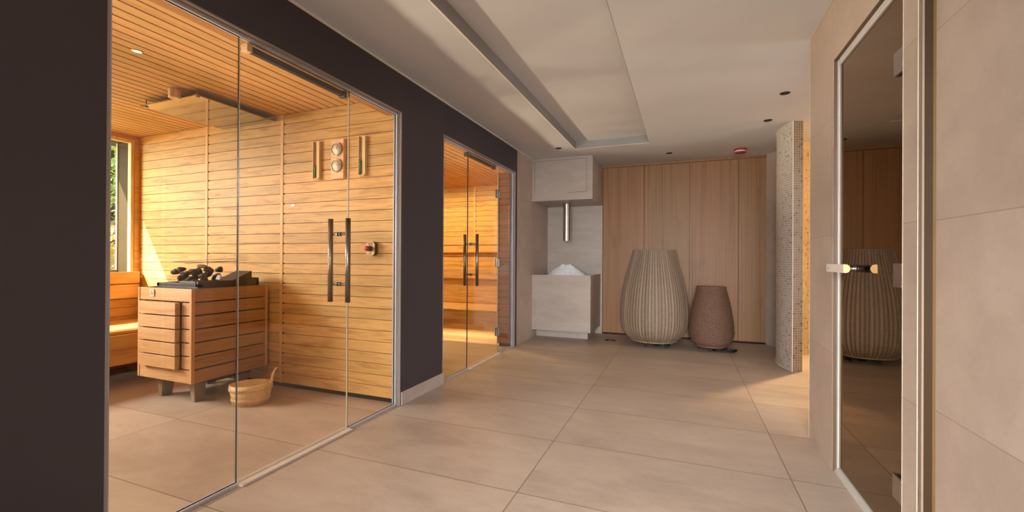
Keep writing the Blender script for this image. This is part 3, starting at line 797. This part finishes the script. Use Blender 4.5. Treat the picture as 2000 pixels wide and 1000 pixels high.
m = MB().box(p0[0] - 0.004, p0[0] + 0.004, p0[1] - 0.004, p0[1] + 0.004, 0.0, H - 0.001)
for k in range(60):
    t0, t1 = a0 - 0.02 * k, a0 - 0.02 * (k + 1)
    for z in (0.0, H - 0.008):
        b = len(m.v)
        for t_ in (t0, t1):
            for R_ in (RO - 0.001, RO + 0.006):
                for zz in (z, z + 0.007): m.v.append((CX + R_ * math.cos(t_), CY + R_ * math.sin(t_), zz))
        m.face([b + 2, b + 3, b + 7, b + 6]); m.face([b + 1, b + 3, b + 7, b + 5]); m.face([b, b + 2, b + 6, b + 4])
struct(m.build('trim_11', M['bead']))

# ------------------------------------------------------------------ right wall with the bronze glass door
D0, D1, DZ = 1.900, 2.655, 2.080
m = MB()
m.box(XR, 0.86, 1.797, D0, 0, H); m.box(XR, 0.86, D1, 3.096, 0, H); m.box(XR, 0.86, D0, D1, DZ, H)
m.box(0.86, 3.0, 3.0, 3.096, 0, H)
struct(m.build('wall_right', M['tile_side']))
m = MB(); m.box(XN, 0.9, -2.0, 1.772, 0, H)
struct(m.build('wall_near_right', M['tile_near']))
struct(MB().box(XR + 0.0014, XR + 0.007, 1.773, 1.7966, 0, H - 0.001).build('trim_17', M['strip_edge']))
struct(MB().box(XR + 0.007, 0.735, 1.773, 1.7968, 0, H - 0.001).build('trim_12', M['dark_brown']))
struct(MB().box(0.735, 0.86, 1.773, 1.7968, 0, H - 0.001).build('trim_16', M['gold_edge']))
m = MB()
m.box(XR - 0.0012, XR + 0.0012, 1.7955, 1.799, 0, H - 0.001); m.box(XR - 0.0012, XR + 0.0012, 3.0945, 3.098, 0, H - 0.001)
m.box(XR - 0.0012, XR + 0.0012, 1.8985, 1.9012, 0, DZ); m.box(XR - 0.004, XR + 0.004, 1.8, 3.096, H - 0.007, H - 0.001)
struct(m.build('trim_13', M['tile_edge']))
a, b = XR + 0.0135, XR + 0.040; w = 0.034
m = MB()
m.box(a, b, D1 - 0.008 - 0.020, D1 - 0.008, 0.010, DZ - 0.008); m.box(a, b, D0, D1 - 0.008 - w, DZ - 0.008 - w, DZ - 0.008)
m.box(a, b, D0, D1 - 0.008 - w, 0.010, 0.010 + 0.024); m.box(a - 0.006, b, D0, D1 - 0.008, 0.0, 0.009)
struct(m.build('trim_14', M['white_alu']))
m = MB().box(XR + 0.001, b, D1 - 0.008, D1 - 0.0005, 0.0, DZ - 0.001).box(XR + 0.001, b, D0, D1, DZ - 0.008, DZ - 0.0005)
struct(m.build('trim_15', M['bronze']))
XD = XR + 0.024
d3 = MB().box(XD - 0.004, XD + 0.004, D0 + 0.006, D1 - 0.030, 0.036, DZ - 0.044, mi=0, edge_mi=1, thin='X')
d3 = struct(d3.build('door_3', [M['dark_glass'], M['edge']]))
for z in (0.247, 1.013, 1.78):
    h = MB().box(XD - 0.016, XD - 0.005, 1.932, 1.998, z - 0.044, z + 0.042).box(XD - 0.016, XD - 0.005, 1.9015, 1.918, z - 0.042, z + 0.042)
    h.tube([(XD - 0.014, 1.9215, z - 0.036), (XD - 0.014, 1.9215, z + 0.036)], 0.007, 10)
    h.build('hinge', M['steel'], d3, bevel=0.002)
hz = 1.028; hx_ = XR - 0.036
prof = []
for k in range(13):
    q = PI * k / 12; prof.append((hx_ + 0.004 + 0.016 * math.sin(q), hz + 0.019 * math.cos(q)))
m = MB().prism([(hx_ - 0.006, hz - 0.019), (hx_ - 0.006, hz + 0.019)] + prof, 'Y', 2.355, 2.60)
gr = m.build('door_handle', M['grip'], d3)
MB().tube([(hx_ - 0.0068, 2.57, hz - 0.002), (hx_ - 0.0055, 2.57, hz - 0.002)], 0.004, 12).build('screw_cap', M['ink'], gr)
for yy in (2.40, 2.55):
    MB().tube([(hx_ + 0.012, yy, hz), (XD + 0.045, yy, hz)], 0.006, 12).tube([(XD - 0.012, yy, hz), (XD - 0.004, yy, hz)], 0.011, 14).build('handle_post', M['steel'], gr)
MB().prism([(2 * XD - p - 0.0, q) for p, q in [(hx_ - 0.006, hz - 0.019), (hx_ - 0.006, hz + 0.019)] + prof], 'Y', 2.355, 2.60).build('door_handle', M['bronze'], d3)
MB().prism([(p + 0.0006 if p < hx_ else p - 0.0006, q) for p, q in [(hx_ - 0.006, hz - 0.0184), (hx_ - 0.006, hz + 0.0184)] + prof], 'Y', 2.3525, 2.3548).build('end_reflection', M['brass_plate'], gr)  # brass-toned slip paints the gold reflection on the grip's end
# dark room behind the bronze door
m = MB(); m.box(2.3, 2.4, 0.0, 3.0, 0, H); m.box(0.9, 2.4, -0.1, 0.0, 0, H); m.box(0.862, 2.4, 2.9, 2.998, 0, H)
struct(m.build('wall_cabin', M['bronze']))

# ------------------------------------------------------------------ outer shell of the corridor
m = MB(); m.box(-2.0, 3.2, -2.2, -2.0, 0, H)
struct(m.build('wall_front', M['tile_plain']))
m = MB(); m.box(3.0, 3.1, 3.0, 6.7, 0, H); m.box(1.24, 3.1, 6.38, 6.5, 0, H)
struct(m.build('wall_far_right', M['tile_plain']))

# ------------------------------------------------------------------ wicker lamps
def wicker(name, loc, label, prof, zt, zb, nrib, mat, rimmat, weave, legs, seed):
    t = thing(name, loc, label, 'wicker lamp')
    seg = 6; n = nrib * seg; rows = 150 if not weave else 248
    def rad(z):
        for (z0_, r0), (z1_, r1) in zip(prof[:-1], prof[1:]):
            if z0_ >= z >= z1_:
                q = (z0_ - z) / (z0_ - z1_)
                return r0, r1, q
        return prof[-1][1], prof[-1][1], 0
    zs = [p[0] for p in prof]; rs = [p[1] for p in prof]
    def cr(z):     # Catmull-Rom through the profile
        for i in range(len(zs) - 1):
            if zs[i] >= z >= zs[i + 1]:
                q = (zs[i] - z) / (zs[i] - zs[i + 1])
                a_ = rs[max(i - 1, 0)]; b_ = rs[i]; c_ = rs[i + 1]; d_ = rs[min(i + 2, len(rs) - 1)]
                return 0.5 * (2 * b_ + (c_ - a_) * q + (2 * a_ - 5 * b_ + 4 * c_ - d_) * q * q + (3 * b_ - a_ - 3 * c_ + d_) * q ** 3)
        return rs[-1]
    rg = random.Random(seed); jit = [rg.uniform(0.3, 1.25) for _ in range(nrib)]; tone = [rg.random() for _ in range(nrib)]
    m = MB(); wr = rows // 4
    for i in range(rows + 1):
        z = zt + (zb - zt) * i / rows; r0 = cr(z)
        for j in range(n):
            a_ = 2 * PI * j / n
            if weave:
                ph = (i // 4) % 2
                r_ = r0 + 0.0052 * math.sin(a_ * nrib / 2 + PI * ph) * (0.35 + 0.65 * math.sin(PI * ((i % 4) + 0.5) / 4)) - (0.0022 if i % 4 == 0 else 0)
            else:
                r_ = r0 + (0.0105 * jit[j // seg] * (abs(math.sin(PI * (j % seg) / seg)) - 0.4)) + 0.0010 * math.sin(i * 2.1)
            m.v.append((r_ * math.cos(a_), r_ * math.sin(a_), z))
    for i in range(rows):
        for j in range(n):
            j2 = (j + 1) % n
            if weave: tn = 0.15 + 0.55 * rg.random() * (1 if i % 4 else 0.25) + 0.25 * (((j // seg) + (i // 4)) % 2)
            else: tn = 0.02 + 0.78 * abs(math.sin(PI * ((j % seg) + 0.5) / seg)) ** 0.8 * (0.7 + 0.5 * tone[j // seg])
            m.face([i * n + j, i * n + j2, (i + 1) * n + j2, (i + 1) * n + j], min(1, tn), True, uv=[(j / n, i / rows), ((j + 1) / n, i / rows), ((j + 1) / n, (i + 1) / rows), (j / n, (i + 1) / rows)])
    m.build('shade', mat, t)
    for z, k in ((zt, 0.006), (zb, 0.007)):
        pts = []
        mm = MB(); r_ = cr(z)
        ring = [(r_ * math.cos(2 * PI * k_ / 72), r_ * math.sin(2 * PI * k_ / 72), z) for k_ in range(73)]
        mm.tube(ring, k, 8, caps=False).build('rim', rimmat, t)
    MB().lathe([(0.0, zb + 0.02), (cr(zb) * 0.9, zb + 0.02), (cr(zb) * 0.98, zb + 0.004), (0, zb + 0.002)], 40).build('base_plate', M['black'], t)
    for ang, rr in legs:
        dx, dy = math.cos(ang), math.sin(ang)
        MB().tube([(dx * (rr - 0.03), dy * (rr - 0.03), zb + 0.01), (dx * rr, dy * rr, 0.02), (dx * (rr + 0.006), dy * (rr + 0.006), 0.0)], [0.009, 0.009, 0.011], 10).build('leg', M['rubberleg'], t)
    return t
M['rubberleg'] = plain('dark_leg', (52, 42, 36), 0.5)
big = wicker('floor_lamp', (-0.346, 5.715, 0), 'tall egg-shaped grey ribbed wicker floor lamp before the oak panels',
    [(1.175, 0.25), (1.01, 0.288), (0.85, 0.334), (0.69, 0.372), (0.53, 0.395), (0.372, 0.403), (0.213, 0.386), (0.133, 0.345), (0.066, 0.275)], 1.175, 0.066, 64,
    M['rattan'], M['rim_rattan'], False, [(-1.95 + 0.0, 0.22), (-0.85, 0.24), (0.6, 0.22), (2.2, 0.22)], 4)
small = wicker('floor_lamp', (0.308, 5.665, 0), 'small brown basket-weave wicker floor lamp beside the tall grey one',
    [(0.742, 0.158), (0.69, 0.166), (0.554, 0.200), (0.40, 0.226), (0.25, 0.242), (0.176, 0.240), (0.098, 0.213), (0.050, 0.162)], 0.742, 0.050, 40,
    M['rattan_brown'], M['rim_brown'], True, [(-1.75, 0.13), (0.0, 0.14), (1.6, 0.13), (3.0, 0.13)], 9)
rg = random.Random(11)
pts = []
for k in range(70):
    a = k * 0.42; rr = 0.055 + 0.03 * math.sin(k * 0.9)
    pts.append((0.135 + rr * 1.6 * math.cos(a), -0.10 + rr * 0.8 * math.sin(a), 0.010 + 0.028 * abs(math.sin(k * 0.37)) * (1 - 0.3 * math.sin(a))))
pts += [(0.05, -0.05, 0.02), (0.0, 0.0, 0.03), (-0.05, -0.02, 0.02)]
MB().tube(pts, 0.0055, 7).build('cord', M['black_gloss'], small)
pts = [(0.10 + 0.09 * math.cos(k * 0.5), -0.10 + 0.045 * math.sin(k * 0.5), 0.008 + 0.0012 * k) for k in range(36)]
MB().tube(pts, 0.0055, 7).build('cord', M['black_gloss'], big)
# floor outlet
t = thing('floor_outlet', (-0.895, 5.77, 0), 'small black cable stub lying on the floor tiles before the oak wall', 'floor outlet')
MB().lathe([(0.0, 0.010), (0.018, 0.009), (0.022, 0.0)], 16, (-0.04, 0, 0)).build('cap', M['black'], t)
MB().tube([(-0.04, 0, 0.008), (0.0, 0.004, 0.010), (0.055, -0.004, 0.008)], 0.006, 8).lathe([(0.0, 0.014), (0.012, 0.012), (0.014, 0.0)], 12, (0.06, -0.004, 0)).build('cable_end', M['black_gloss'], t)

# ------------------------------------------------------------------ ceiling fittings of the corridor
def downlight(x, y, label):
    t = thing('ceiling_downlight', (x, y, H), label, 'downlight', 'recessed black downlights in the corridor ceiling')
    MB().lathe([(0.029, -0.003), (0.036, -0.003), (0.038, 0.0), (0.029, 0.002)], 32, closed=True).build('ring', M['black'], t)
    MB().lathe([(0.029, -0.001), (0.020, -0.0005), (0.0, -0.0005)], 32).build('baffle', M['backing'], t)
    MB().lathe([(0.012, -0.0012), (0.0, -0.002)], 20).build('lens', M['black_gloss'], t)
for x, y, l in ((-1.404, 5.071, 'black recessed downlight off, before the ice fountain hood'), (-0.173, 5.782, 'black recessed downlight off, above the tall grey wicker lamp'),
                (0.742, 4.747, 'black recessed downlight off, just above the curved mosaic wall top'), (0.746, 4.021, 'black recessed downlight off, closest to the tiled wall corner')):
    downlight(x, y, l)
t = thing('ceiling_beacon', (0.628, 5.861, H), 'round red and white fire alarm beacon on the ceiling by the oak panels', 'fire alarm')
MB().lathe([(0.066, 0.0), (0.068, -0.014), (0.066, -0.020)], 36).build('base', M['red'], t)
MB().lathe([(0.060, -0.020), (0.062, -0.036), (0.060, -0.038)], 36).build('lens_band', M['white_plastic'], t)
MB().lathe([(0.064, -0.038), (0.062, -0.050), (0.030, -0.056), (0.0, -0.057)], 36).build('cap', M['red'], t)

# ------------------------------------------------------------------ garden outside the sauna window
struct(MB().box(-30, -5.43, -12, 30, -0.14, -0.02, 0.5).build('ground_garden', M['lawn']))
def leaves(nl, c, rad, size, seed):
    rg = random.Random(seed); m = MB()
    for _ in range(nl):
        while True:
            p = Vector((rg.uniform(-1, 1), rg.uniform(-1, 1), rg.uniform(-1, 1)))
            if 0.25 < p.length < 1: break
        p = Vector((p.x * rad[0], p.y * rad[1], p.z * rad[2])) + Vector(c)
        a = Vector((rg.gauss(0, 1), rg.gauss(0, 1), rg.gauss(0, 1))).normalized(); b = a.orthogonal().normalized(); c_ = a.cross(b)
        s_ = size * rg.uniform(0.6, 1.3)
        m.quad([p - b * s_, p + c_ * s_ * 0.5, p + b * s_, p - c_ * s_ * 0.5], rg.random())
    return m
t = thing('garden_tree', (-9.6, 4.6, 0), 'green leafy tree outside the sauna window', 'tree')
leaves(9000, (0, 0, 3.1), (1.7, 1.7, 1.75), 0.065, 1).build('crown', M['leaf'], t, fix=False)
MB().tube([(0, 0, -0.02), (0.05, 0.03, 1.2), (-0.05, 0.06, 2.6), (0.1, 0, 3.6)], [0.11, 0.09, 0.06, 0.02], 10).build('trunk', M['bark'], t)
t = thing('dry_shrub', (-8.6, 4.2, 0), 'sunlit yellowish shrub low outside the sauna window', 'shrub')
leaves(3800, (0, 0, 0.75), (0.9, 1.3, 0.85), 0.07, 2).build('foliage', M['leaf_dry'], t, fix=False)
MB().tube([(0, 0, -0.02), (0.02, 0, 0.9)], [0.05, 0.02], 8).build('stem', M['bark'], t)

# ------------------------------------------------------------------ light
def area(name, loc, direction, sx, sy, power, col, spread=PI):
    l = bpy.data.lights.new(name, 'AREA'); l.shape = 'RECTANGLE'; l.size = sx; l.size_y = sy; l.energy = power; l.color = col; l.spread = spread
    o = bpy.data.objects.new(name, l); COL.objects.link(o); o.location = loc
    o.rotation_euler = Vector(direction).to_track_quat('-Z', 'Y').to_euler(); return o
def point(name, loc, power, col, r=0.04):
    l = bpy.data.lights.new(name, 'POINT'); l.energy = power; l.color = col; l.shadow_soft_size = r
    o = bpy.data.objects.new(name, l); COL.objects.link(o); o.location = loc; return o
def spot(name, loc, direction, power, col, ang, r=0.03, blend=0.6):
    l = bpy.data.lights.new(name, 'SPOT'); l.energy = power; l.color = col; l.spot_size = ang; l.spot_blend = blend; l.shadow_soft_size = r
    o = bpy.data.objects.new(name, l); COL.objects.link(o); o.location = loc
    o.rotation_euler = Vector(direction).to_track_quat('-Z', 'Y').to_euler(); return o
sun = bpy.data.lights.new('sun', 'SUN'); sun.energy = 34.0; sun.angle = 0.009; sun.color = (1.0, 0.93, 0.80)
so = bpy.data.objects.new('sun', sun); COL.objects.link(so); so.location = (-9, -6, 9)
so.rotation_euler = Vector((0.73, 1.0, -1.13)).to_track_quat('-Z', 'Y').to_euler()
W = bpy.data.worlds.new('world'); S.world = W; W.use_nodes = True
wt = W.node_tree; bg = wt.nodes['Background']
sky = wt.nodes.new('ShaderNodeTexSky'); sky.sky_type = 'NISHITA'; sky.sun_disc = False; sky.sun_elevation = math.radians(42); sky.sun_rotation = math.radians(216)
wt.links.new(sky.outputs[0], bg.inputs[0]); bg.inputs[1].default_value = 0.35
WARM = (1.0, 0.84, 0.64); GOLD = (1.0, 0.66, 0.26)
# daylight through the sauna window
area('window_daylight', (-6.3, -0.1, 2.45), (1.0, 0.38, -0.42), 1.7, 1.2, 400, (1.0, 0.95, 0.88))
# corridor: added area lights fill it from behind and from the passage
area('near_left_fill', (-1.86, -1.05, 1.25), (1, 0.30, 0.05), 1.7, 2.1, 80, (0.93, 0.965, 1.0))
area('corridor_fill', (0.1, -1.9, 1.2), (-0.02, 1, -0.24), 1.2, 1.5, 68, (0.93, 0.965, 1.0), 1.15)
area('passage_fill', (2.9, 3.66, 1.3), (-1, 0.05, -0.02), 0.9, 2.1, 22, (0.97, 0.97, 1.0))
# ceiling spots of the first sauna
for x, y, e in ((-2.914, 1.526, 7), (-2.6, 0.2, 12), (-4.2, 0.2, 22)):
    spot('sauna_spot_light', (x, y, HS - 0.03), (0, 0.1, -1), e, WARM, 2.4)
# spots added low at the benches, standing in for light bounced upward
for y in (0.0, 0.7, 1.4): spot('bench_bounce_fill', (-4.42, y, 0.52), (0.83, 0.28, 0.46), 150, (1.0, 0.88, 0.70), 0.72, 0.12, 0.7)
for y in (3.05, 3.6, 4.2): spot('bench_bounce_fill', (-4.42, y, 0.52), (0.83, 0.28, 0.46), 150, (1.0, 0.86, 0.66), 0.72, 0.12, 0.7)
for y in (0.2, 1.4): spot('bench_bounce_fill', (-4.42, y, 0.52), (0.75, 0.12, 0.66), 16, (1.0, 0.84, 0.62), 2.3, 0.10, 0.9)
spot('bench_bounce_fill', (-4.42, -0.3, 0.52), (0.75, 0.72, 0.43), 170, (1.0, 0.88, 0.70), 0.62, 0.12, 0.7)
spot('bench_bounce_fill', (-4.42, 4.5, 0.52), (0.83, -0.36, 0.46), 150, (1.0, 0.86, 0.66), 0.62, 0.12, 0.7)
# second sauna: warm strips under and behind the benches, spots above
area('bench_strip', (-3.5, 5.45, 0.30), (0, -0.15, -1), 2.8, 0.12, 26, GOLD)
area('riser_strip', (-3.5, 6.05, 0.62), (0, -1, 0), 2.8, 0.3, 8, GOLD)
for x, y, e in ((-3.6, 4.1, 70), (-2.9, 5.2, 80), (-4.1, 5.2, 80)): spot('sauna_spot_light', (x, y, HS - 0.03), (0, 0.45, -1), e, (1.0, 0.80, 0.38), 2.6)
# shower lamp
spot('shower_lamp', (1.456, 5.42, 2.33), (-0.20, -0.26, -1), 330, (1.0, 0.72, 0.40), 1.16, 0.04, 0.8)
point('shower_fill', (1.95, 5.2, 1.9), 11, (1.0, 0.70, 0.36), 0.015)  # point added to brighten the inner shower wall
point('cabin_lamp', (1.9, 1.0, 2.2), 1.5, WARM, 0.05)

# ------------------------------------------------------------------ camera (level, 15.3 mm)
yaw, roll, pit = 0.3755, -0.0054, 0.0024
R3 = Vector((math.cos(yaw), math.sin(yaw), 0)); F0 = Vector((-math.sin(yaw), math.cos(yaw), 0)); Z3 = Vector((0, 0, 1))
Dn = math.sin(pit) * F0 - math.cos(pit) * Z3; Fw = math.cos(pit) * F0 + math.sin(pit) * Z3
ri = math.cos(roll) * R3 + math.sin(roll) * Dn; dn = -math.sin(roll) * R3 + math.cos(roll) * Dn
cam = bpy.data.cameras.new('camera'); co = bpy.data.objects.new('camera', cam); COL.objects.link(co)
Mx = Matrix((ri, -dn, -Fw)).transposed().to_4x4(); Mx.translation = Vector((0, 0, 1.065)); co.matrix_world = Mx
cam.sensor_width = 36.0; cam.sensor_fit = 'HORIZONTAL'; cam.lens = 850.26 / 2000 * 36; cam.shift_y = 2.97 / 2000
cam.clip_start = 0.02; cam.clip_end = 200
S.camera = co
S.view_settings.view_transform = 'Standard'; S.view_settings.look = 'None'; S.view_settings.exposure = 0.0; S.view_settings.gamma = 1.0
S.cycles.max_bounces = 10; S.cycles.transparent_max_bounces = 24; S.cycles.caustics_reflective = False; S.cycles.caustics_refractive = False
